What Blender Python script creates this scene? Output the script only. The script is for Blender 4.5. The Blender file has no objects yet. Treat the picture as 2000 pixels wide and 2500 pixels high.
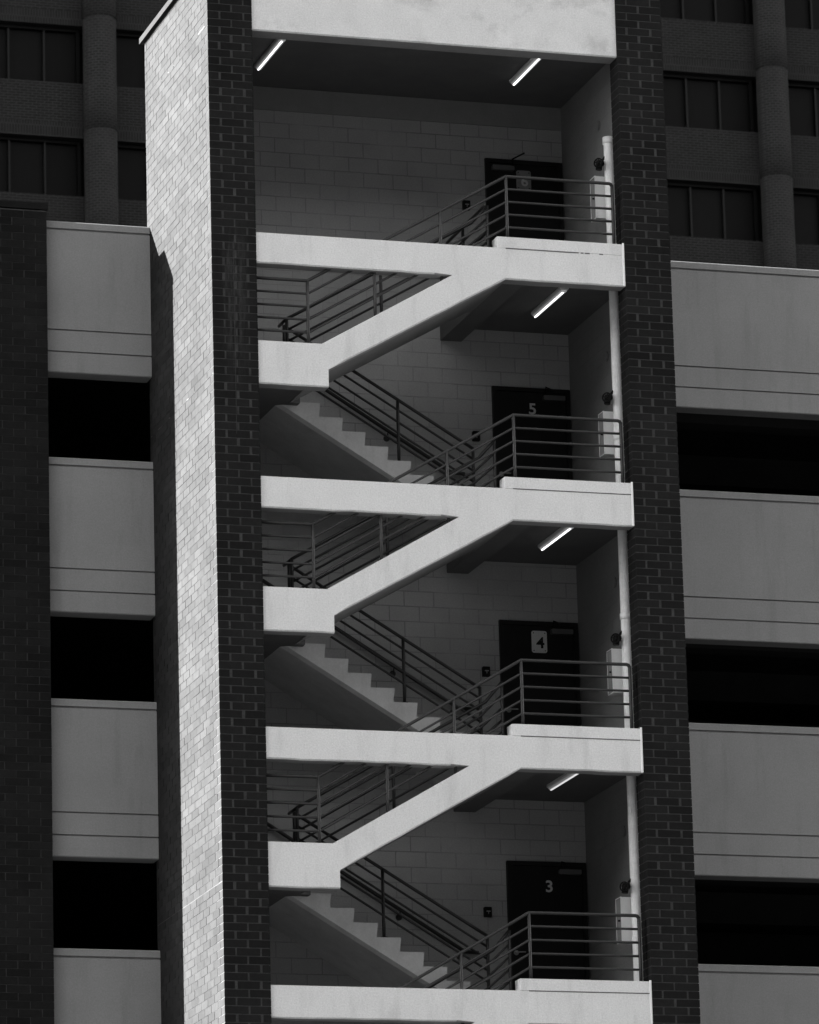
import bpy, bmesh, math, random
from mathutils import Vector, Matrix

random.seed(7)
S = bpy.context.scene
COL = S.collection

# ------------------------------------------------------------------ camera
cd = bpy.data.cameras.new('camera')
cam = bpy.data.objects.new('camera', cd); COL.objects.link(cam)
CP = Vector((-17.46398, -62.43208, -10.52660))
YAW, PIT, ROL = 0.301031963, 0.247678542, -0.0266005849
f_ = Vector((math.sin(YAW)*math.cos(PIT), math.cos(YAW)*math.cos(PIT), math.sin(PIT)))
r0 = Vector((math.cos(YAW), -math.sin(YAW), 0)); u0 = r0.cross(f_)
r_ = math.cos(ROL)*r0 + math.sin(ROL)*u0
u_ = -math.sin(ROL)*r0 + math.cos(ROL)*u0
m = Matrix.Identity(4)
for i in range(3):
    m[i][0] = r_[i]; m[i][1] = u_[i]; m[i][2] = -f_[i]; m[i][3] = CP[i]
cam.matrix_world = m
cd.sensor_fit = 'HORIZONTAL'; cd.sensor_width = 36.0
cd.lens = 36.0*13177.6/2000.0
cd.clip_start = 1.0; cd.clip_end = 3000.0
cd.dof.use_dof = True; cd.dof.focus_distance = 69.0; cd.dof.aperture_fstop = 6.3
S.camera = cam

# ------------------------------------------------------------------ light
SUN = Vector((1.0, -0.455, -0.53))          # direction the light travels
elev = math.atan2(0.53, math.hypot(1, 0.455)); rot = math.atan2(-1.0, 0.455)
W = bpy.data.worlds.new('World'); S.world = W; W.use_nodes = True
nt = W.node_tree; bg = nt.nodes['Background']
sky = nt.nodes.new('ShaderNodeTexSky'); sky.sky_type = 'NISHITA'; sky.sun_disc = False
sky.sun_elevation = elev; sky.sun_rotation = rot
sky.air_density = 0.45; sky.dust_density = 0.1; sky.ozone_density = 1.0
bw = nt.nodes.new('ShaderNodeRGBToBW')      # black-and-white photograph: a neutral sky
nt.links.new(sky.outputs[0], bw.inputs[0]); nt.links.new(bw.outputs[0], bg.inputs[0])
bg.inputs[1].default_value = 0.05
sl = bpy.data.lights.new('sun', 'SUN'); sl.energy = 3.4; sl.angle = math.radians(0.5); sl.color = (1, 1, 1)
so = bpy.data.objects.new('sun', sl); COL.objects.link(so); so.location = (-60, 30, 60)
so.rotation_euler = SUN.to_track_quat('-Z', 'Y').to_euler()
vs = S.view_settings
vs.view_transform = 'Standard'; vs.look = 'None'; vs.gamma = 1.0; vs.use_curve_mapping = False
vs.exposure = 4.86

# ------------------------------------------------------------------ materials
def new_mat(name, rough=0.7, spec=0.3):
    mt = bpy.data.materials.new(name); mt.use_nodes = True
    n = mt.node_tree; b = n.nodes['Principled BSDF']
    b.inputs['Roughness'].default_value = rough; b.inputs['Specular IOR Level'].default_value = spec
    return mt, n, b
def N(n, t, **kw):
    x = n.nodes.new(t)
    for k, v in kw.items(): setattr(x, k, v)
    return x
def math_(n, op, a, b=None, c=None):
    x = n.nodes.new('ShaderNodeMath'); x.operation = op
    for i, v in enumerate((a, b, c)):
        if v is None: continue
        if isinstance(v, (int, float)): x.inputs[i].default_value = v
        else: n.links.new(v, x.inputs[i])
    return x.outputs[0]
def noise(n, pos, scale, detail=3.0, rough=0.5, stretch=None):
    if stretch:
        mp = n.nodes.new('ShaderNodeMapping'); mp.inputs['Scale'].default_value = stretch
        n.links.new(pos, mp.inputs[0]); pos = mp.outputs[0]
    x = n.nodes.new('ShaderNodeTexNoise'); x.inputs['Scale'].default_value = scale
    x.inputs['Detail'].default_value = detail; x.inputs['Roughness'].default_value = rough
    n.links.new(pos, x.inputs['Vector']); return x.outputs[0]
def maprange(n, v, a, b, c, d):
    x = n.nodes.new('ShaderNodeMapRange')
    for i, k in enumerate((a, b, c, d)): x.inputs[i+1].default_value = k
    n.links.new(v, x.inputs[0]); return x.outputs[0]
def position(n): return n.nodes.new('ShaderNodeNewGeometry').outputs['Position']
def bump(n, b, h, dist, strength=1.0):
    x = n.nodes.new('ShaderNodeBump'); x.inputs['Strength'].default_value = strength
    x.inputs['Distance'].default_value = dist
    n.links.new(h, x.inputs['Height']); n.links.new(x.outputs[0], b.inputs['Normal'])

def plain(name, v, rough=0.6, spec=0.3, var=0.1, fine=0.0, scale=3.0, bumpd=0.0, stain=0.0, st=(5.0, 5.0, .55)):
    """grey material: base value v, broad variation var, fine grain, vertical streak stains"""
    mt, n, b = new_mat(name, rough, spec); p = position(n)
    k = maprange(n, noise(n, p, scale, 4, .6), .25, .75, 1-var, 1+var)
    if fine:
        k = math_(n, 'MULTIPLY', k, maprange(n, noise(n, p, 48, 2, .8), .25, .75, 1-fine, 1+fine))
    if stain:
        s = noise(n, p, 1.0, 5, .65, st)
        k = math_(n, 'MULTIPLY', k, maprange(n, s, .52, .75, 1.0, 1.0-stain))
    v_ = math_(n, 'MULTIPLY', k, v)
    n.links.new(v_, b.inputs['Base Color'])
    if bumpd: bump(n, b, noise(n, p, 70, 3, .6), bumpd)
    return mt

def brick_mat(name, v, spread, rough=.75, spec=.2):
    mt, n, b = new_mat(name, rough, spec); p = position(n)
    g = n.nodes.new('ShaderNodeNewGeometry')
    k = maprange(n, g.outputs['Random Per Island'], 0, 1, 1-spread, 1+spread)
    k = math_(n, 'MULTIPLY', k, maprange(n, noise(n, p, 22, 3, .6), .25, .75, .82, 1.18))
    k = math_(n, 'MULTIPLY', k, maprange(n, noise(n, p, 0.8, 5, .65), .3, .7, .68, 1.26))
    # pale efflorescence run on the front of the left pier below the top landing
    sx = N(n, 'ShaderNodeSeparateXYZ'); n.links.new(p, sx.inputs[0])
    mx = math_(n, 'MULTIPLY', maprange(n, sx.outputs[0], -.46, -.36, 0, 1), maprange(n, sx.outputs[0], -.22, -.10, 1, 0))
    mz = math_(n, 'MULTIPLY', maprange(n, sx.outputs[2], 7.4, 8.3, 0, 1), maprange(n, sx.outputs[2], 9.2, 9.7, 1, 0))
    st = maprange(n, noise(n, p, 3.0, 5, .7, (7, 7, .9)), .42, .68, 0, 1.6)
    my = maprange(n, sx.outputs[1], .02, .03, 1, 0)
    st = math_(n, 'MULTIPLY', math_(n, 'MULTIPLY', st, my), math_(n, 'MULTIPLY', mx, mz))
    k = math_(n, 'MULTIPLY', k, v)
    k = math_(n, 'MULTIPLY_ADD', st, .022, k)
    n.links.new(k, b.inputs['Base Color'])
    bump(n, b, noise(n, p, 55, 3, .7), .004, .7)
    return mt

def block_mat(name, v, lw, lh, mortar, dark, axis='xz', rough=.7, var=.08, off=(0, 0), spread=.04, fade_lo=1.0):
    """coursed wall from the Brick Texture in world metres"""
    mt, n, b = new_mat(name, rough, .12); p = position(n)
    sx = N(n, 'ShaderNodeSeparateXYZ'); n.links.new(p, sx.inputs[0])
    cb = N(n, 'ShaderNodeCombineXYZ')
    a0 = sx.outputs['XYZ'.index(axis[0].upper())]
    n.links.new(math_(n, 'ADD', a0, off[0]), cb.inputs[0])
    n.links.new(math_(n, 'ADD', sx.outputs[2], off[1]), cb.inputs[1])
    t = N(n, 'ShaderNodeTexBrick'); n.links.new(cb.outputs[0], t.inputs['Vector'])
    t.inputs['Scale'].default_value = 1.0; t.inputs['Brick Width'].default_value = lw
    t.inputs['Row Height'].default_value = lh; t.inputs['Mortar Size'].default_value = mortar
    t.inputs['Mortar Smooth'].default_value = .3
    t.inputs['Color1'].default_value = (1-spread,)*3+(1,); t.inputs['Color2'].default_value = (1+spread,)*3+(1,)
    t.inputs['Mortar'].default_value = (dark,)*3+(1,)
    # joints fade in and out, as painted block does
    fade = maprange(n, noise(n, p, .8, 4, .65), .40, .62, fade_lo, 1.0)
    tc = math_(n, 'MULTIPLY_ADD', math_(n, 'SUBTRACT', t.outputs['Color'], 1.0), fade, 1.0)
    k = math_(n, 'MULTIPLY', tc, maprange(n, noise(n, p, 2.2, 4, .6), .25, .75, 1-var, 1+var))
    k = math_(n, 'MULTIPLY', k, maprange(n, noise(n, p, 48, 2, .8), .25, .75, .88, 1.12))
    n.links.new(math_(n, 'MULTIPLY', k, v), b.inputs['Base Color'])
    h = math_(n, 'MULTIPLY_ADD', t.outputs['Fac'], -1.0, math_(n, 'MULTIPLY', noise(n, p, 60, 3, .6), .25))
    bump(n, b, h, .003)
    return mt

M = {}
M['brick'] = brick_mat('dark_brick', .0128, .20, .85, .06)
M['mortar'] = plain('mortar', .050, .9, .05, .3, .2, 6.0)
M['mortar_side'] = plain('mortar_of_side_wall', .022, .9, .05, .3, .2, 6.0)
M['sealant'] = plain('joint_sealant', .022, .6, .2, .2)
M['paint'] = plain('white_painted_concrete', .68, .6, .25, .05, .14, 1.7, .002, .18, (3.5, 3.5, .7))
M['fascia'] = plain('weathered_white_concrete', .66, .7, .2, .09, .14, 2.2, .002, .30, (1.6, 1.6, 2.2))
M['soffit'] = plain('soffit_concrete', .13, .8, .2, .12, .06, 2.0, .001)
M['under'] = plain('shade_toned_underside', .30, .8, .2, .12, .08)  # shade put into the colour of the down-facing beam faces
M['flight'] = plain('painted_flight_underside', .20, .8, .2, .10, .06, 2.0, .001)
M['tread'] = plain('stair_concrete', .52, .8, .2, .10, .08, 4.0, .001, .12)
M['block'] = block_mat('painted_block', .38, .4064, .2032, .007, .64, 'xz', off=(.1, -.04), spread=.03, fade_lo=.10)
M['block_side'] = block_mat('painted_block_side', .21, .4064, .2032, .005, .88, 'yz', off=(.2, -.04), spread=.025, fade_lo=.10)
M['smooth_wall'] = plain('smooth_painted_wall', .24, .7, .25, .08, .05)
M['rail'] = plain('grey_rail_paint', .025, .45, .4, .15, .0)
M['dark_rail'] = plain('dark_handrail_paint', .014, .4, .4, .15)
M['door'] = plain('dark_door_paint', .014, .5, .12, .1)
M['frame'] = plain('dark_frame_paint', .014, .5, .15, .1)
M['closer'] = plain('closer_metal', .10, .4, .4, .1)
M['steel'] = plain('brushed_steel', .35, .35, .5, .1)
M['white_metal'] = plain('white_enamel', .90, .4, .4, .04, .03)
M['pipe'] = plain('white_pipe_paint', .88, .5, .3, .12, .06, 8.0)
M['black'] = plain('black_iron', .007, .6, .12, .2)
M['plaque'] = plain('white_plaque', .62, .5, .3, .05, .04)
M['plaque_old'] = plain('faded_grey_plaque', .24, .6, .3, .2, .1, 10)
M['number_dark'] = plain('black_number', .012, .6, .2, .05)
M['number_light'] = plain('pale_number', .62, .6, .2, .05)
M['number_faded'] = plain('faded_number', .62, .6, .2, .1)
M['spandrel'] = plain('grey_precast', .24, .8, .2, .07, .13, 1.2, .0015, .14)
M['groove'] = plain('dark_joint', .03, .9, .1, .2)
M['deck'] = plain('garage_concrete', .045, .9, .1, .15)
M['coping'] = plain('metal_coping', .0115, .85, .05, .15)
M['office_brick'] = block_mat('office_brick', .0054, .24, .082, .014, 2.8, 'xz', .85, .15, spread=.2)
M['office_soldier'] = block_mat('office_soldier_brick', .0056, .082, .30, .014, 2.6, 'xz', .85, .15, spread=.2)
M['office_column'] = block_mat('office_column_brick', .0082, .16, .082, .014, 2.4, 'xz', .85, .15, spread=.2)
M['glass'] = plain('dark_window_glass', .0022, .5, .04, .1)
M['mullion'] = plain('window_mullion', .0032, .5, .1, .1)
M['asphalt'] = plain('asphalt', .009, .9, .2, .2, .2, .3)
M['street'] = plain('added_dark_street_front', .007, .9, .03, .2)
M['housing'] = plain('lamp_housing', .75, .4, .4, .03)
def lamp_mat(name, s):
    mt, n, b = new_mat(name, .4, .3); b.inputs['Base Color'].default_value = (.8, .8, .8, 1)
    b.inputs['Emission Color'].default_value = (1, 1, 1, 1); b.inputs['Emission Strength'].default_value = s
    return mt
LAMP = .07
M['tube'] = lamp_mat('lamp_tube_glow', 1.4*LAMP); M['lens'] = lamp_mat('lamp_lens_glow', .07*LAMP)
M['tube_dim'] = lamp_mat('dim_lamp_tube_glow', .38*LAMP); M['lens_dim'] = lamp_mat('dim_lamp_lens_glow', .04*LAMP)

# ------------------------------------------------------------------ mesh helpers
class MB:
    def __init__(s): s.v = []; s.f = []; s.m = []; s.sm = []
    def add(s, vs_, fs, m=0, smooth=False):
        o = len(s.v); s.v += [tuple(x) for x in vs_]
        for f in fs: s.f.append([i+o for i in f]); s.m.append(m); s.sm.append(smooth)
    def box(s, x0, x1, y0, y1, z0, z1, m=0, jit=0.0):
        j = (lambda: random.uniform(-jit, jit)) if jit else (lambda: 0.0)
        vs_ = [(x+j(), y+j(), z+j()) for z in (z0, z1) for y in (y0, y1) for x in (x0, x1)]
        s.add(vs_, [(0,2,3,1),(4,5,7,6),(0,1,5,4),(2,6,7,3),(0,4,6,2),(1,3,7,5)], m)
    def prism(s, poly, a0, a1, axis='y', m=0):
        """poly of (x,z) extruded along y, (y,z) along x, or (x,y) along z"""
        n = len(poly)
        mk = {'y': lambda p, a: (p[0], a, p[1]), 'x': lambda p, a: (a, p[0], p[1]), 'z': lambda p, a: (p[0], p[1], a)}[axis]
        vs_ = [mk(p, a0) for p in poly]+[mk(p, a1) for p in poly]
        fs = [list(range(n)), list(range(2*n-1, n-1, -1))]+[(i, (i+1) % n, n+(i+1) % n, n+i) for i in range(n)]
        s.add(vs_, fs, m)
    def tube(s, pts, r, seg=10, m=0):
        src = [Vector(p) for p in pts]; pts = src[:1]; step = max(.25, 3*r)
        for q in src[1:]:                     # short segments keep the shading clean
            p = pts[-1].copy(); k = max(1, math.ceil((q-p).length/step))
            pts += [p.lerp(q, i/k) for i in range(1, k+1)]
        n = len(pts); rings = []
        d0 = (pts[1]-pts[0]).normalized()
        up = Vector((0, 0, 1)) if abs(d0.z) < .9 else Vector((1, 0, 0))
        a = d0.cross(up).normalized()
        for i, p in enumerate(pts):
            d1 = (p-pts[i-1]).normalized() if i else None
            d2 = (pts[i+1]-p).normalized() if i < n-1 else None
            t = (d1+d2).normalized() if d1 is not None and d2 is not None else (d1 or d2)
            a = (a-t*a.dot(t)).normalized(); b = t.cross(a)
            k = 1.0
            if d1 is not None and d2 is not None: k = 1/max(.5, t.dot(d1))
            bend = (d2-d1) if d1 is not None and d2 is not None else None
            ring = []
            for q in range(seg):
                w = 2*math.pi*q/seg; o = a*math.cos(w)*r+b*math.sin(w)*r
                if bend is not None and bend.length > 1e-4:
                    bd = (bend-t*bend.dot(t)).normalized(); o = o+bd*(o.dot(bd))*(k-1)
                ring.append(p+o)
            rings.append(ring)
        vs_ = [v for ring in rings for v in ring]; fs = []
        for i in range(n-1):
            for q in range(seg):
                q2 = (q+1) % seg; fs.append((i*seg+q, i*seg+q2, (i+1)*seg+q2, (i+1)*seg+q))
        s.add(vs_, fs, m, True)
        o = len(s.v)-len(vs_)
        s.f.append([o+q for q in range(seg)][::-1]); s.m.append(m); s.sm.append(False)
        s.f.append([o+(n-1)*seg+q for q in range(seg)]); s.m.append(m); s.sm.append(False)
    def torus(s, c, axis, R, r, seg=24, m=0):
        c = Vector(c); ax = Vector(axis).normalized()
        a = ax.orthogonal().normalized(); b = ax.cross(a); vs_ = []; fs = []; k = 8
        for i in range(seg):
            w = 2*math.pi*i/seg; d = a*math.cos(w)+b*math.sin(w)
            for j in range(k):
                t = 2*math.pi*j/k; vs_.append(c+d*(R+r*math.cos(t))+ax*r*math.sin(t))
        for i in range(seg):
            for j in range(k):
                fs.append((i*k+j, ((i+1) % seg)*k+j, ((i+1) % seg)*k+(j+1) % k, i*k+(j+1) % k))
        s.add(vs_, fs, m, True)
    def mesh(s, name, mats, origin=(0, 0, 0), bevel_edges=None):
        me = bpy.data.meshes.new(name); o = Vector(origin)
        me.from_pydata([Vector(v)-o for v in s.v], [], s.f)
        for mt in mats: me.materials.append(mt)
        for i, p in enumerate(me.polygons): p.material_index = s.m[i]; p.use_smooth = s.sm[i]
        bm = bmesh.new(); bm.from_mesh(me)
        bmesh.ops.recalc_face_normals(bm, faces=bm.faces)
        if bevel_edges:
            es = [e for e in bm.edges if bevel_edges([v.co+o for v in e.verts], e)]
            bmesh.ops.bevel(bm, geom=es, offset=.017, segments=1, affect='EDGES', clamp_overlap=True)
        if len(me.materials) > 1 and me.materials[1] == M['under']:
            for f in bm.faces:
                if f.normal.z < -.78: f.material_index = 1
        bm.to_mesh(me); bm.free(); me.update()
        return me

def tag(o, label, cat, group=None):
    o['label'] = label; o['category'] = cat
    if group: o['group'] = group
    return o
def thing(name, loc, label, cat, group=None):
    o = bpy.data.objects.new(name, None); COL.objects.link(o); o.location = loc
    o.empty_display_size = .2
    return tag(o, label, cat, group)
def origin_of(o):
    v = Vector((0, 0, 0))
    while o is not None: v += o.location; o = o.parent
    return v
def part(name, mb, mats, parent, bevel_edges=None, label=None):
    if not isinstance(mats, (list, tuple)): mats = [mats]
    me = mb.mesh(name, mats, origin_of(parent), bevel_edges)
    o = bpy.data.objects.new(name, me); COL.objects.link(o); o.parent = parent
    o.cycles.shadow_terminator_geometry_offset = 0.0      # long thin quads: no light leaks
    o.cycles.shadow_terminator_offset = 0.0
    if label: o['label'] = label
    return o
def copy_thing(root, offset, label):
    r = root.copy(); COL.objects.link(r); r.location = Vector(root.location)+Vector(offset); r['label'] = label
    for ch in list(root.children):
        c = ch.copy(); COL.objects.link(c); c.parent = r
        for g in list(ch.children):
            d = g.copy(); COL.objects.link(d); d.parent = c
    return r
def text_mesh(name, txt, size, mat, parent, centre, bold=.006, depth=.003):
    cu = bpy.data.curves.new(name, 'FONT'); cu.body = txt; cu.size = size; cu.align_x = 'CENTER'; cu.align_y = 'CENTER'
    cu.offset = bold; cu.extrude = depth
    tmp = bpy.data.objects.new('tmp_text', cu); COL.objects.link(tmp)
    bpy.context.view_layer.update()
    me = bpy.data.meshes.new_from_object(tmp.evaluated_get(bpy.context.evaluated_depsgraph_get()))
    bpy.data.objects.remove(tmp); bpy.data.curves.remove(cu)
    xs = [v.co.x for v in me.vertices]; ys = [v.co.y for v in me.vertices]
    c = Vector(((min(xs)+max(xs))/2, (min(ys)+max(ys))/2, 0))
    off = Vector(centre)-origin_of(parent)
    for v in me.vertices:
        q = v.co-c; v.co = Vector((q.x*1.08, -q.z, q.y))+off
    me.materials.clear(); me.materials.append(mat); me.name = name
    o = bpy.data.objects.new(name, me); COL.objects.link(o); o.parent = parent
    return o

# ------------------------------------------------------------------ ground
mb = MB(); mb.add([(-900, -700, -12.2), (900, -700, -12.2), (900, 900, -12.2), (-900, 900, -12.2)], [(0, 1, 2, 3)])
g = bpy.data.objects.new('ground', mb.mesh('ground', [M['asphalt']])); COL.objects.link(g); g['kind'] = 'structure'

# unseen dark street front behind the camera, added to block the low sky
mb = MB()
for k, (xa, xb, zt) in enumerate(((-190, -120, 44), (-118, -62, 50), (-60, -6, 46), (-4, 52, 54), (54, 120, 48), (122, 200, 52))):
    yo = -112-1.5*(k % 2)
    mb.box(xa, xb, yo-20, yo, -12.2, zt); mb.box(xa-.3, xb+.3, yo-20.3, yo+.5, zt+.01, zt+1.0)
    for zf in range(-6, zt-4, 4): mb.box(xa+1, xb-1, yo+.01, yo+.35, zf, zf+1.6)
g = bpy.data.objects.new('street_front', mb.mesh('street_front', [M['street']])); COL.objects.link(g); g['kind'] = 'structure'

# ------------------------------------------------------------------ levels
FZ = {3: 0.0, 4: 3.2, 5: 6.379, 6: 9.543}        # landing floors, by door number
MZ = {3: -1.42, 4: 1.768, 5: 4.970, 6: 8.132}    # half landings just below them
XR = 4.900                                        # inner face of the right pier
XW = 5.13                                         # inner right wall
YB = 3.0                                          # back wall
C = 0.1016                                        # brick course

# ------------------------------------------------------------------ stair tower
tower = thing('stair_tower', (0, 0, -12.2), 'dark brick open stair tower whose left side wall is brightly sunlit', 'stair tower')
def brk(mb, x0, x1, y0, y1, z0, z1):
    h = .0034 if x1 < -.4 and y0 > .1 else .0058
    p = random.gauss(0, .0012)
    mb.box(x0, x1, y0, y1, z0+h, z1-h, 0, .0010)
ZB, ZT = -1.6, 13.06
def rows(z_ref=1.257):
    i0 = math.floor((ZB-z_ref)/C); i1 = int((ZT-z_ref)/C)
    for i in range(i0, i1+1): yield i, z_ref+i*C
hj = .006
left = MB()
for i, z in rows():
    o = random.uniform(-.006, .006); fj = random.uniform(.010, .021)
    if i % 2:
        a, b = -.584+.155+o, -.584+.468+o
        brk(left, -.584, a-fj, 0, .31-hj, z, z+C); brk(left, a+fj, b-fj, 0, .1, z, z+C); brk(left, b+fj, 0, 0, .1, z, z+C); y = .31
    else:
        a = -.584+.31+o
        brk(left, -.584, a-fj, 0, .155-hj, z, z+C); brk(left, a+fj, 0, 0, .1, z, z+C); y = .155
    while y < 3.2-.02:
        y1 = min(y+.31, 3.2)
        if 3.2-y1 < .08: y1 = 3.2
        k = random.uniform(-.004, .004); t = random.uniform(-.0012, .0006)
        brk(left, -.584+t, -.48, y+hj+k, y1-hj+k if y1 < 3.19 else y1, z, z+C); y = y1
part('brick_wall', left, M['brick'], tower)
mb = MB()
mb.box(-.5795, -.012, .0045, .31, -12.2, 13.05); mb2 = MB(); mb2.box(-.5805, -.20, .312, 3.19, -12.2, 13.05)
part('mortar_bed', mb, M['mortar'], tower); part('mortar_bed', mb2, M['mortar_side'], tower)
right = MB()
for i, z in rows():
    o = random.uniform(-.006, .006); fj = random.uniform(.010, .021)
    if i % 2:
        a, b = XR+.14+o, XR+.468+o
        brk(right, XR, a-fj, 0, .31, z, z+C); brk(right, a+fj, b-fj, 0, .1, z, z+C); brk(right, b+fj, 5.52, 0, .1, z, z+C)
    else:
        a = XR+.30+o
        brk(right, XR, a-fj, 0, .155-hj, z, z+C); brk(right, XR, XR+.1, .155+hj, .31, z, z+C); brk(right, a+fj, 5.52, 0, .1, z, z+C)
    y = .11
    while y < 3.18:
        y1 = min(y+.31, 3.2); brk(right, 5.44, 5.52, y+hj, y1-hj, z, z+C); y = y1
part('brick_pier', right, M['brick'], tower)
mb = MB(); mb.box(XR+.004, 5.508, .0045, .305, -12.2, 13.05); mb.box(5.30, 5.508, .305, 3.19, -12.2, 13.05)
part('mortar_bed', mb, M['mortar'], tower)
for z in (1.257, 4.437, 7.672, 12.27):
    mb = MB(); mb.box(-.5835, -.579, .004, 3.195, z-.006, z+.007); mb.box(-.5785, -.005, .002, .02, z-.006, z+.005)
    part('movement_joint', mb, M['sealant'], tower)
mb = MB(); mb.box(-.303, -.297, -.0015, .02, 6.9, 9.4); part('control_joint', mb, M['mortar'], tower)
mb = MB(); mb.box(-.20, XW+.17, YB, 3.19, -12.2, 12.20)
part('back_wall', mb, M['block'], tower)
mb = MB(); mb.box(-.20, XW+.17, YB-.012, 3.19, 12.203, 12.52)
part('bond_beam', mb, M['smooth_wall'], tower)
mb = MB(); mb.box(XW, 5.298, .305, YB-.002, -12.2, 12.52); mb.box(-.198, -.05, .31, YB-.002, -12.2, 12.52)
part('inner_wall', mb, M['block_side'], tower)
mb = MB(); mb.box(.003, XR-.006, .02, .285, 12.222, 13.05)
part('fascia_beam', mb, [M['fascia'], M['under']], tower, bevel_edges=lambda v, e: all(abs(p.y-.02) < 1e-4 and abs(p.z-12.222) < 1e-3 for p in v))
mb = MB(); mb.box(-.19, 5.29, .288, 3.18, 12.53, 12.80)
part('roof_slab', mb, M['soffit'], tower)
mb = MB()
mb.box(-.64, -.20, -.045, 3.27, 13.085, 13.165); mb.box(5.30, 5.565, -.045, 3.27, 13.085, 13.165)
mb.box(-.197, 5.297, -.045, .30, 13.085, 13.165); mb.box(-.197, 5.297, 2.95, 3.27, 13.085, 13.165)
part('coping', mb, M['coping'], tower)

# ------------------------------------------------------------------ zigzag stairs
NAMES = {6: 'topmost', 5: 'second', 4: 'third', 3: 'lowest'}
def make_stair(N_):
    z, mz = FZ[N_], MZ[N_]
    lab = {6: 'white concrete zigzag stair rising to the top landing at door 6', 5: 'white concrete zigzag stair rising to the landing at door 5',
           4: 'white concrete zigzag stair rising to the landing at door 4', 3: 'white concrete landing beam at door 3, cut by the photo\'s bottom edge'}[N_]
    t = thing('staircase', (0, 0, z), lab, 'staircase', 'concrete stairs stacked in the tower')
    xa = .83; kz = mz-.33
    poly = [(.003, z), (XR-.006, z), (XR-.006, z-.414), (3.287, z-.414), (.913, kz), (.913, mz-.56), (.003, mz-.56), (.003, mz), (xa, mz)]
    # top edge of the stringer up to the underside of the floor beam
    sl_ = .578; xj = xa+(z-.401-mz)/sl_
    poly += [(xj, z-.401), (.003, z-.401)]
    dense = []
    for i, (pa, pb) in enumerate(zip(poly, poly[1:]+poly[:1])):
        dense.append(pa)
        if i in (2, 3, 5, 9):
            k = max(2, int(math.dist(pa, pb)/.22))
            for q in range(1, k): dense.append((pa[0]+(pb[0]-pa[0])*q/k, pa[1]+(pb[1]-pa[1])*q/k+random.gauss(0, .0028)))
    mb = MB(); mb.prism(dense, .02, .225, 'y')
    low = lambda v, e: all(abs(p.y-.02) < 1e-4 for p in v) and any(f.normal.z < -.3 for f in e.link_faces)
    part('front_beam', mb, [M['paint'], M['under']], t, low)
    # kerb on the landing edge
    mb = MB(); mb.prism([(3.192, .026), (3.245, .022), (XR-.006, .022), (XR-.006, .225), (3.192, .225)], z+.004, z+.152, 'z')
    part('kerb', mb, M['paint'], t)
    mb = MB()
    if N_ == 6:
        for x0, x1 in ((3.30, 4.28), (4.31, 4.345), (4.365, 4.43), (4.56, 4.61)): mb.box(x0, x1, .016, .024, z-.014+.006, z+.006)
    else: mb.box(3.30, XR-.03, .016, .024, z-.012+.006, z+.006)
    part('kerb_joint', mb, M['closer'], t)
    mb = MB(); mb.box(XR-.028, XR-.004, .008, .0195, z-.41, z+.165)
    part('end_seal', mb, M['white_metal'], t)
    # floor landing slab and the transverse beam under its edge
    mb = MB(); mb.prism([(3.34, z-.38), (3.63, z-.38), (3.63, z-.20), (XW-.003, z-.20), (XW-.003, z-.004), (3.34, z-.004)], .228, YB-.003, 'y')
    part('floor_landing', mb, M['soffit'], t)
    # front flight (steps up to the right)
    mf = mz-.16; n = 9; rise = (z-mf)/n; run = .30; x1 = 3.335
    top = []
    x = x1-run*(n-1)
    pts = [(x, mf)]
    for k in range(n-1):
        pts += [(x, mf+rise*(k+1)), (x+run, mf+rise*(k+1))]; x += run
    pts += [(x1, z-.006)]
    k_ = .559
    bot = [(x1, z-.414+k_*(x1-3.287)), (.80, z-.414+k_*(.80-3.287))]
    mb = MB(); mb.prism(pts+bot+[(.80, mf)], .228, 1.42, 'y')
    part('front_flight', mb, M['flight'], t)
    # half landing slab
    mb = MB(); mb.box(-.19, .797, .228, 1.42, mz-.385, mf-.003); mb.box(-.19, .937, 1.423, YB-.003, mz-.385, mf-.003)
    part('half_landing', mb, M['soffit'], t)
    # rear flight (steps down to the right, to the floor below)
    if N_ > 3:
        zl = FZ[N_-1]; rise = (mf-zl)/9; xl = .94
        pts = [(.655, mf-.02), (xl, mf-.02)]
        for k in range(1, 9):
            pts += [(xl+run*(k-1)-.018, mf-rise*k), (xl+run*k, mf-rise*k)]
        xe = xl+run*8
        zb = lambda x: mz-.979-.600*(x-1.642)
        pts += [(xe-.018, zl+.002), (xe+.02, zl+.002), (xe+.02, zl-.18), (2.62, zb(2.62)), (.655, zb(.655))]
        n = len(pts); hi = [(x, z_+(.045 if i >= n-3 else 0)) for i, (x, z_) in enumerate(pts)]
        mb = MB()
        mb.add([(x, 1.55, z_) for x, z_ in hi]+[(x, 1.60, z_) for x, z_ in pts]+[(x, YB-.003, z_) for x, z_ in pts],
               [list(range(n)), list(range(3*n-1, 2*n-1, -1))]+[(r*n+i, r*n+(i+1) % n, (r+1)*n+(i+1) % n, (r+1)*n+i) for r in (0, 1) for i in range(n)])
        part('rear_flight', mb, M['tread'], t)
    return t
for N_ in (6, 5, 4, 3): make_stair(N_)

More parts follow.
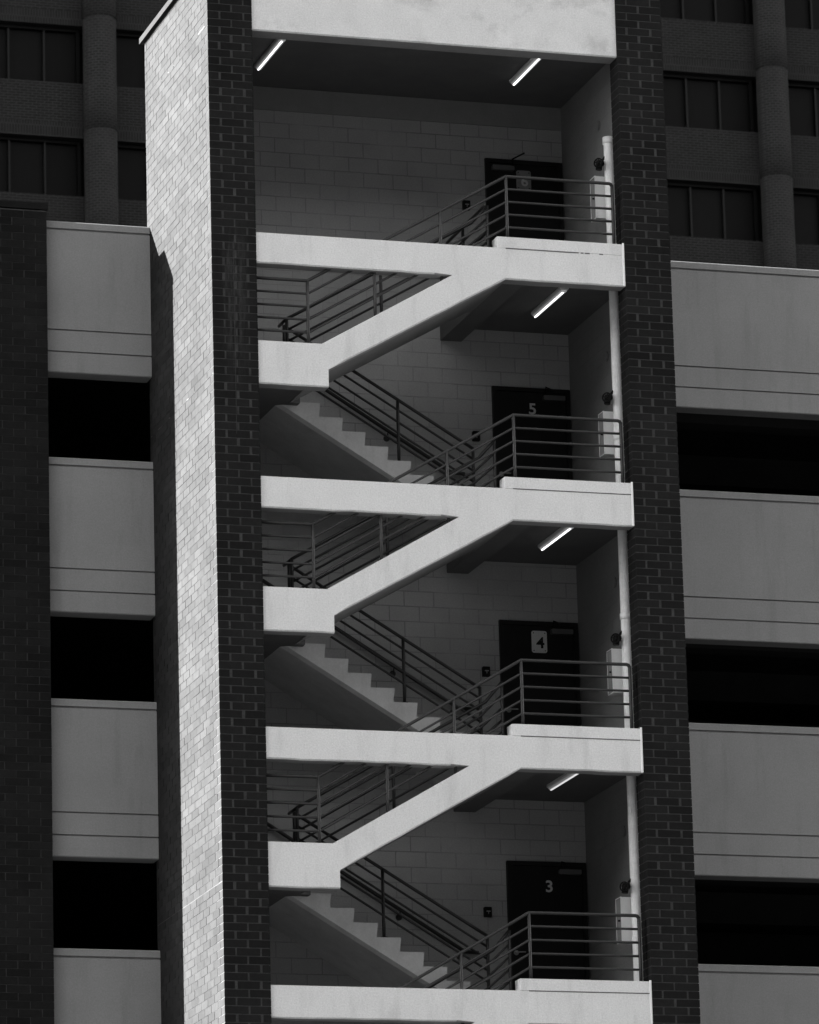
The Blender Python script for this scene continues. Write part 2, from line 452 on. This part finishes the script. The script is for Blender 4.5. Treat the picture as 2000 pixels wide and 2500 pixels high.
# ------------------------------------------------------------------ railings
HS = (.845, .675, .505, .335, .165)
def rail_part(pts_list, parent, first='top_rail', mat='rail'):
    for i, pts in enumerate(pts_list):
        mb = MB(); mb.tube(pts, .021 if i == 0 else .0155); part(first if i == 0 else 'rail', mb, M[mat], parent)
def post_part(x, y, z0, z1, parent, mat='rail', r=.021):
    mb = MB(); mb.tube([(x, y, z0), (x, y, z1)], r)
    mb.tube([(x, y, z0), (x, y, z0+.012)], .05, 12)
    part('post', mb, M[mat], parent)
YF = .12
for N_ in (6, 5, 4, 3):
    z, mz = FZ[N_], MZ[N_]
    t = thing('front_railing', (0, YF, z), 'grey pipe railing along the open edge of the stair and landing at door %d' % N_, 'railing', 'front pipe railings')
    kb = z+.147
    P = []
    for i, h in enumerate(HS):
        p = [(.0, YF, mz+h), (.69, YF, mz+h), (3.363, YF, kb+h)]
        if N_ == 3: p = [(3.363-(kb+h+.2)/.583, YF, -.2)]+p[2:]
        if i == 0: p += [(4.76, YF, kb+h), (4.785, YF, kb+h-.008), (4.80, YF, kb+h-.035)]
        else: p += [(4.80, YF, kb+h)]
        P.append(p)
    rail_part(P, t)
    sl_ = (kb-mz)/(3.363-.69)
    if N_ > 3: post_part(.69, YF, mz, mz+.845, t)
    for x in ((1.575, 2.465) if N_ > 3 else (2.465,)): post_part(x, YF, mz+(x-.83)*.578-.02, mz+sl_*(x-.69)+.845, t)
    post_part(3.363, YF, kb+.004, kb+.845, t); post_part(4.80, YF, kb+.004, kb+.825, t)
YI, YR = 1.34, 1.62
for N_ in (6, 5, 4, 3):
    z, mz = FZ[N_], MZ[N_]
    t = thing('inner_railing', (0, YI, mz), 'dark pipe railing in the well between the two flights below door %d' % N_, 'railing', 'inner stair railings')
    hs = (.70, .55, .40, .26, .12)
    xf, xt = 1.0, 3.50
    sF = (z-mz)/(3.335-.9)
    P = []
    for i, h in enumerate(hs):
        p = [(.76, YI, mz+h), (3.20, YI, mz+h+.575*2.44)]
        if i == 0:
            p = [(.735, YR, mz+h-.02), (.735, YI+.05, mz+h-.02), (.76, YI, mz+h), (3.28, YI, mz+h+.575*2.52), (3.50, YI, z+.98)]
        else: p += [(3.50, YI, z+.98-(.70-h)*1.1)]
        if N_ == 3: p = [(.76+(-.2-mz-h)/.575, YI, -.2)]+(p[3:] if i == 0 else p[1:])
        P.append(p)
    rail_part(P, t, mat='dark_rail')
    for x, z0, z1 in ((.76, mz-.16, mz+.70), (2.03, mz+.6, mz+.70+.575*1.27), (3.50, z-.004, z+.985))[2 if N_ == 3 else 0:]: post_part(x, YI, z0, z1, t, 'rail' if x > 3 else 'dark_rail')
    if N_ > 3:
        zl = FZ[N_-1]; rs = (mz-zl)/3.0
        xp = {6: 2.30, 5: 2.29, 4: 1.94}[N_]
        zt = lambda x: mz-.211+.60*(2.30-x)
        P = []
        for i, h in enumerate((0, .14, .30, .445, .59)):
            P.append([(.80, YR, zt(.80)-h), (3.30, YR, zt(3.30)-h)])
        rail_part(P, t, 'top_rail', 'dark_rail')
        for x, zb_ in ((.80, mz-.16), (xp, mz-.16-.178*(math.floor((xp-.94)/.3)+1)), (3.30, zl)):
            post_part(x, YR, zb_, zt(x)+.01, t, 'dark_rail')
        # handrail on the back wall
        t2 = thing('wall_handrail', (0, YB-.07, mz), 'dark round handrail bracketed to the block wall beside the rear flight below door %d' % N_, 'handrail', 'wall handrails')
        hz = lambda x: mz-.343+.61*(2.689-x)
        mb = MB(); mb.tube([(.75, YB-.07, hz(.75)), (3.42, YB-.07, hz(3.42)), (3.60, YB-.07, hz(3.42)-.01)], .025)
        part('rail', mb, M['dark_rail'], t2)
        for x in (1.1, 2.56, 3.36):
            mb = MB(); mb.tube([(x, YB, hz(x)-.09), (x, YB-.06, hz(x)-.085), (x, YB-.07, hz(x)-.03)], .010, 8)
            mb.tube([(x, YB-.001, hz(x)-.09), (x, YB-.014, hz(x)-.09)], .042, 14)
            part('bracket', mb, M['dark_rail'], t2)
# guard closing the top landing over the rear flight
z = FZ[6]
t = thing('landing_guard', (3.47, 2.2, z), 'dark pipe guard running back to the wall behind the top landing railing, near door 6', 'railing')
P = [[(3.47, YI+.03, z+.98-h), (3.47, YB-.01, z+.98-h)] for h in (0, .19, .38, .57, .76)]
rail_part(P, t, mat='dark_rail'); post_part(3.47, 2.3, z-.004, z+.985, t, 'dark_rail')

# ------------------------------------------------------------------ doors
def rounded(x0, x1, z0, z1, r, k=5):
    pts = []
    for cx, cz, a in ((x1-r, z0+r, -90), (x1-r, z1-r, 0), (x0+r, z1-r, 90), (x0+r, z0+r, 180)):
        for i in range(k+1):
            w = math.radians(a+90*i/k); pts.append((cx+r*math.cos(w), cz+r*math.sin(w)))
    return pts
DL = {6: 'dark steel door with a faded grey number 6 plaque, on the top landing', 5: 'dark steel door with a pale 5 painted straight on it',
      4: 'dark steel door with a white plaque bearing a black 4', 3: 'dark steel door with a pale 3 painted on it, lowest in view'}
for N_ in (6, 5, 4, 3):
    z = FZ[N_]; x0, x1 = 4.03, 5.11; zt_ = z+2.19
    t = thing('door', ((x0+x1)/2, YB, z), DL[N_], 'door', 'stair doors')
    mb = MB()
    mb.box(x0, x0+.055, YB-.05, YB+.03, z, zt_); mb.box(x1-.055, x1, YB-.05, YB+.03, z, zt_); mb.box(x0+.055, x1-.055, YB-.05, YB+.03, zt_-.055, zt_)
    part('frame', mb, M['frame'], t)
    mb = MB(); mb.box(x0+.059, x1-.059, YB-.030, YB+.03, z+.012, zt_-.060); part('leaf', mb, M['door'], t)
    h = MB(); h.tube([(4.125, YB-.031, z+.99), (4.125, YB-.075, z+.99)], .018, 10); h.tube([(4.125, YB-.075, z+.99), (4.24, YB-.075, z+.995)], .009, 8)
    h.tube([(4.125, YB-.030, z+.99), (4.125, YB-.038, z+.99)], .034, 14)
    part('handle', h, M['steel'], t)
    cl = MB()
    if N_ == 6: cx0, cx1, arm = 4.115, 4.42, [(4.40, YB-.06, zt_-.09), (4.36, YB-.20, zt_-.045), (4.50, YB-.30, zt_+.02)]
    else: cx0, cx1, arm = 4.73, 5.03, [(4.76, YB-.06, zt_-.09), (4.72, YB-.22, zt_-.03), (4.86, YB-.055, zt_-.02)]
    cl.prism(rounded(cx0, cx1, zt_-.165, zt_-.100, .012, 3), YB-.095, YB-.031, 'y')
    c = part('closer', cl, M['closer'], t)
    a = MB(); a.tube(arm, .011, 8); part('closer_arm', a, M['black'], t)
    if N_ in (6, 4):
        px0, px1, pz0, pz1 = (4.468, 4.68, z+1.77, z+2.065) if N_ == 4 else (4.462, 4.668, z+1.775, z+2.05)
        mb = MB(); mb.prism(rounded(px0, px1, pz0, pz1, .03), YB-.0345, YB-.0305, 'y')
        pq = part('number_plaque', mb, M['plaque' if N_ == 4 else 'plaque_old'], t)
        text_mesh('number', str(N_), .205 if N_ == 4 else .19, M['number_dark' if N_ == 4 else 'number_faded'], pq, ((px0+px1)/2+.012, YB-.036, (pz0+pz1)/2-.01), .0048, .0015)
        for sx in (px0+.028, px1-.028):
            for sz in (pz0+.03, pz1-.03):
                s_ = MB(); s_.tube([(sx, YB-.0345, sz), (sx, YB-.038, sz)], .008, 8); part('screw', s_, M['black'], pq)
    else:
        text_mesh('number', str(N_), .21, M['number_light'], t, (4.583 if N_ == 5 else 4.60, YB-.033, z+(1.905 if N_ == 5 else 1.87)), .0040, .0015)

# ------------------------------------------------------------------ ceiling lights
def make_light(x, y0, y1, z, label, lens='lens', tube='tube'):
    t = thing('ceiling_light', (x, (y0+y1)/2, z), label, 'ceiling light', 'fluorescent ceiling lights')
    mb = MB(); mb.prism([(x-.058, z), (x+.058, z), (x+.058, z-.03), (x+.042, z-.045), (x-.042, z-.045), (x-.058, z-.03)], y0, y1, 'y')
    part('housing', mb, M['housing'], t)
    prof = [(x+.040*math.cos(a), z-.046+.028*math.sin(a)) for a in [math.pi+math.pi*i/10 for i in range(11)]]
    mb = MB(); mb.prism(prof, y0+.02, y1-.02, 'y'); part('lens', mb, M[lens], t)
    mb = MB(); mb.tube([(x-.010, y0+.03, z-.068), (x-.010, y1-.03, z-.068)], .0135, 10); part('tube', mb, M[tube], t)
    return t
l0 = make_light(4.36, .85, 2.07, FZ[6]-.20, 'lit tube light under the top landing, above door 5')
copy_thing(l0, (-.03, -.06, FZ[5]-FZ[6]), 'lit tube light under the landing above door 4')
copy_thing(l0, (-.20, -.02, 12.53-FZ[6]+.20), 'lit tube light on the top ceiling, right one of two')
copy_thing(l0, (-3.67, .12, 12.53-FZ[6]+.20), 'lit tube light on the top ceiling, beside the left brick pier')
make_light(4.33, .75, 1.97, FZ[4]-.20, 'dimmer tube light under the landing above door 3, lowest of the lights', 'lens_dim', 'tube_dim')

# ------------------------------------------------------------------ standpipe
PX, PY = 5.02, .82
sp = thing('standpipe', (PX, PY, -2.0), 'white vertical standpipe running down the right side of the stair', 'pipe')
mb = MB(); mb.tube([(PX, PY, -12.2), (PX, PY, 11.33)], .063, 32); mb.sm = [False]*len(mb.sm); part('pipe', mb, M['pipe'], sp)
mb = MB(); mb.tube([(PX, PY, 11.31), (PX, PY, 11.40)], .074, 20); part('cap', mb, M['pipe'], sp)
for z in (4.985, 1.05-.25, 8.45-4.0+2.9):
    mb = MB(); mb.tube([(PX, PY, z-.04), (PX, PY, z+.035)], .073, 20); part('coupling', mb, M['pipe'], sp)
for N_ in (6, 5, 4, 3):
    z = FZ[N_]+1.47
    mb = MB()
    mb.tube([(PX-.05, PY, z+.03), (PX-.10, PY-.01, z+.03)], .035, 12, 1)
    mb.tube([(PX-.09, PY-.01, z+.03), (PX-.14, PY-.02, z+.02), (PX-.15, PY-.02, z-.07)], .042, 12, 0)
    mb.tube([(PX-.14, PY-.02, z+.02), (PX-.14, PY-.11, z+.02)], .022, 10, 0)
    mb.tube([(PX-.13, PY, z+.02), (PX-.05, PY, z+.12)], .016, 10, 0)
    v = part('valve', mb, [M['black'], M['pipe']], sp)
    w = MB(); c0 = Vector((PX-.185, PY-.10, z+.0)); ax = Vector((-.75, -.62, .05))
    w.torus(c0, ax, .058, .010); a_ = ax.normalized().orthogonal().normalized(); b_ = ax.normalized().cross(a_)
    for k in range(4):
        d = a_*math.cos(k*math.pi/2+.4)+b_*math.sin(k*math.pi/2+.4); w.tube([c0, c0+d*.058], .007, 6)
    w.tube([c0-ax.normalized()*.05, c0+ax.normalized()*.012], .015, 8)
    part('handwheel', w, M['black'], v)
    mb = MB(); mb.tube([(XW-.012, 1.10, z-.03), (XW-.012, 1.10, z+.42)], .010, 8)
    part('conduit', mb, M['pipe'], sp)

# ------------------------------------------------------------------ cabinets, wall boxes, wall plates
z = FZ[6]
cb = thing('hose_cabinet', (XW, 1.16, z+.82), 'white steel wall cabinet behind the pipe on the top landing, near door 6', 'wall cabinet', 'white wall cabinets by the pipe')
mb = MB(); mb.box(4.915, XW-.001, 1.06, 1.25, z+.83, z+1.40); part('body', mb, M['white_metal'], cb, lambda v, e: False)
mb = MB(); mb.box(4.902, 4.9135, 1.066, 1.244, z+.838, z+1.392); dr = part('door', mb, M['smooth_wall'], cb)
mb = MB()
mb.box(4.899, 4.9145, 1.057, 1.0645, z+.827, z+1.403); mb.box(4.899, 4.9145, 1.2455, 1.253, z+.827, z+1.403)
mb.box(4.899, 4.9145, 1.065, 1.245, z+.827, z+.8345); mb.box(4.899, 4.9145, 1.065, 1.245, z+1.3955, z+1.403)
part('door_frame', mb, M['white_metal'], cb)
mb = MB(); mb.tube([(4.90, 1.10, z+1.10), (4.875, 1.10, z+1.10)], .012, 8); part('knob', mb, M['black'], dr)
for N_, dz, l in ((5, -.02, 'white steel wall cabinet behind the pipe on the landing of door 5'), (4, .015, 'white steel wall cabinet behind the pipe on the landing of door 4'), (3, 0, 'white steel wall cabinet behind the pipe on the landing of door 3')):
    copy_thing(cb, (0, 0, FZ[N_]-FZ[6]+dz), l)
wb = thing('pull_station', (3.75, YB, z+1.51), 'small dark wall box with a pale T handle left of the door 6', 'wall box', 'dark wall boxes beside the doors')
mb = MB(); mb.prism(rounded(3.70, 3.80, z+1.445, z+1.575, .008, 2), YB-.05, YB-.001, 'y'); part('housing', mb, M['black'], wb)
mb = MB(); mb.box(3.727, 3.777, YB-.062, YB-.051, z+1.512, z+1.524); mb.box(3.748, 3.756, YB-.062, YB-.051, z+1.482, z+1.511); part('handle', mb, M['steel'], wb)
for N_, dx in ((5, .04), (4, .08), (3, .005)):
    copy_thing(wb, (dx, 0, FZ[N_]-FZ[6]-(.02 if N_ != 3 else 0)), 'small dark wall box with a pale T handle left of the door %d' % N_)
wp = thing('wall_plate', (XW, 1.47, z+2.24), 'small pale round plate high on the right wall above the door 6 landing', 'wall plate', 'pale wall plates')
mb = MB(); mb.tube([(XW-.001, 1.47, z+2.24), (XW-.02, 1.47, z+2.24)], .068, 20); mb.tube([(XW-.02, 1.47, z+2.24), (XW-.026, 1.47, z+2.24)], .05, 20)
part('disc', mb, M['block_side'], wp)
for N_, dz in ((5, 0), (4, .15), (3, .09)):
    copy_thing(wp, (0, .01, FZ[N_]-FZ[6]+dz), 'small pale round plate high on the right wall above the door %d landing' % N_)

# ------------------------------------------------------------------ parking garage
ga = thing('parking_garage', (-2.0, 3.0, -12.2), 'parking garage with pale grey concrete spandrels and black open decks', 'parking garage')
YS = 3.06
def spandrel(x0, x1, top, name='spandrel'):
    g_ = .016; d = .03; ch = .012
    z0 = top-2.045
    poly = [(YS+.28, z0), (YS+.012, z0), (YS, z0+.012)]
    for zg in (top-1.765, top-1.472, top-.108):
        e = .014 if zg > top-.2 else .010
        poly += [(YS, zg-e), (YS+d, zg-e), (YS+d, zg+e), (YS, zg+e)]
    poly += [(YS, top-ch), (YS+ch, top), (YS+.28, top)]
    mb = MB(); mb.prism(poly, x0, x1, 'x'); part(name, mb, M['spandrel'], ga)
for lv in range(-4, 4):
    top = {3: 10.497, 2: 7.315, 1: 4.135, 0: .92}.get(lv, .92+3.19*lv)
    spandrel(-2.0, -.588, top); spandrel(5.525, 30.0, top)
    zf = top-.95
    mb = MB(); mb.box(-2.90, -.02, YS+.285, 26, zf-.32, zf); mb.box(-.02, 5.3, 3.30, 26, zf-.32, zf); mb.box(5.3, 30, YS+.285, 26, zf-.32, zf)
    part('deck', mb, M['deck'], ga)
    if lv < 3:
        mb = MB()
        for k in range(7): mb.box(5.6, 29.9, 5.0+k*3.2, 5.35+k*3.2, zf+3.2-.32-.45, zf+3.2-.322)
        part('ceiling_beam', mb, M['deck'], ga)
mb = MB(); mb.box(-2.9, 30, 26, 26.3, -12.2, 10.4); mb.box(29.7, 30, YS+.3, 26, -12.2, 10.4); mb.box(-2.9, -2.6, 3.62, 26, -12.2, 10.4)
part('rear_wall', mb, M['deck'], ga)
for x in (12.5, 21.0):
    mb = MB(); mb.box(x, x+.5, YS+.6, YS+1.1, -12.2, 9.4); part('column', mb, M['deck'], ga)
gp = MB()
for i in range(-20, 105):
    z0 = .02+i*C
    if z0 > 10.58: break
    xs = [-2.91, -2.60, -2.295, -1.99] if i % 2 else [-2.91, -2.755, -2.45, -2.14, -1.99]
    for a, b in zip(xs[:-1], xs[1:]):
        w0 = random.uniform(.004, .008)
        brk(gp, a+(w0 if a > -2.9 else 0), b-(w0 if b < -2.0 else 0), 2.98, 3.08, z0, min(z0+C, 10.585))
    y = 3.09
    while y < 3.58: brk(gp, -2.91, -2.83, y, min(y+.30, 3.6), z0, z0+C); brk(gp, -2.07, -1.99, y, min(y+.30, 3.6), z0, z0+C); y += .31
part('brick_pier', gp, M['brick'], ga)
mb = MB(); mb.box(-2.904, -1.996, 2.985, 3.59, -12.2, 10.60); part('mortar_bed', mb, M['mortar'], ga)
mb = MB(); mb.box(-2.93, -1.972, 2.965, 3.62, 10.615, 10.70); part('pier_coping', mb, M['brick'], ga)

# ------------------------------------------------------------------ office building far behind
OY = 82.0; BAY = 5.21; FL = 3.42
of = thing('office_building', (18, OY, -12.2), 'dark brick office block with round columns and ribbon windows rising behind the garage', 'office building')
x_lo, x_hi = 18.3-BAY*4, 18.3+BAY*6
z0 = 36.62-FL*4
mb = MB(); mb.box(x_lo, x_hi, OY+.02, OY+16, -12.2, z0-1.68); part('base_wall', mb, M['office_brick'], of)
mb = MB(); mb.box(x_lo, x_hi, OY+.75, OY+16, z0-1.66, z0+FL*10); part('core', mb, M['glass'], of)
for k in range(0, 11):
    zt_ = z0+FL*k
    mb = MB()
    mb.box(x_lo, x_hi, OY+.0, OY+.74, zt_-1.22, zt_, 0); mb.box(x_lo, x_hi, OY-.004, OY+.74, zt_-1.66, zt_-1.222, 1)
    part('spandrel', mb, [M['office_brick'], M['office_soldier']], of)
for c in range(-2, 9):
    xc = 18.3+BAY*(c-2)
    mb = MB()
    for k in range(0, 10):
        za = z0+FL*k-1.47
        mb.tube([(xc, OY-.12, za+.02), (xc, OY-.12, za+FL-.02)], .485, 28)
    mb.tube([(xc, OY-.12, -12.2), (xc, OY-.12, z0-1.45)], .47, 28)
    mb.tube([(xc, OY-.12, z0-1.47), (xc, OY-.12, z0+FL*9.5)], .462, 28)
    part('column', mb, M['office_column'], of)
for k in range(0, 10):
    for c in range(-2, 8):
        xa, xb = 18.3+BAY*(c-2)+.50, 18.3+BAY*(c-1)-.50
        za, zb_ = z0+FL*k+.002, z0+FL*(k+1)-1.662
        mb = MB(); mb.box(xa, xa+.10, OY+.26, OY+.40, za, zb_); mb.box(xb-.10, xb, OY+.26, OY+.40, za, zb_)
        mb.box(xa+.10, xb-.10, OY+.26, OY+.40, zb_-.10, zb_)
        for q in range(1, 4):
            x = xa+(xb-xa)*q/4; mb.box(x-.03, x+.03, OY+.30, OY+.41, za, zb_-.101, 1)
        fr = part('window', mb, [M['glass'], M['mullion']], of)
        mb = MB(); mb.box(xa+.01, xb-.01, OY+.42, OY+.45, za, zb_); part('pane', mb, M['glass'], fr)
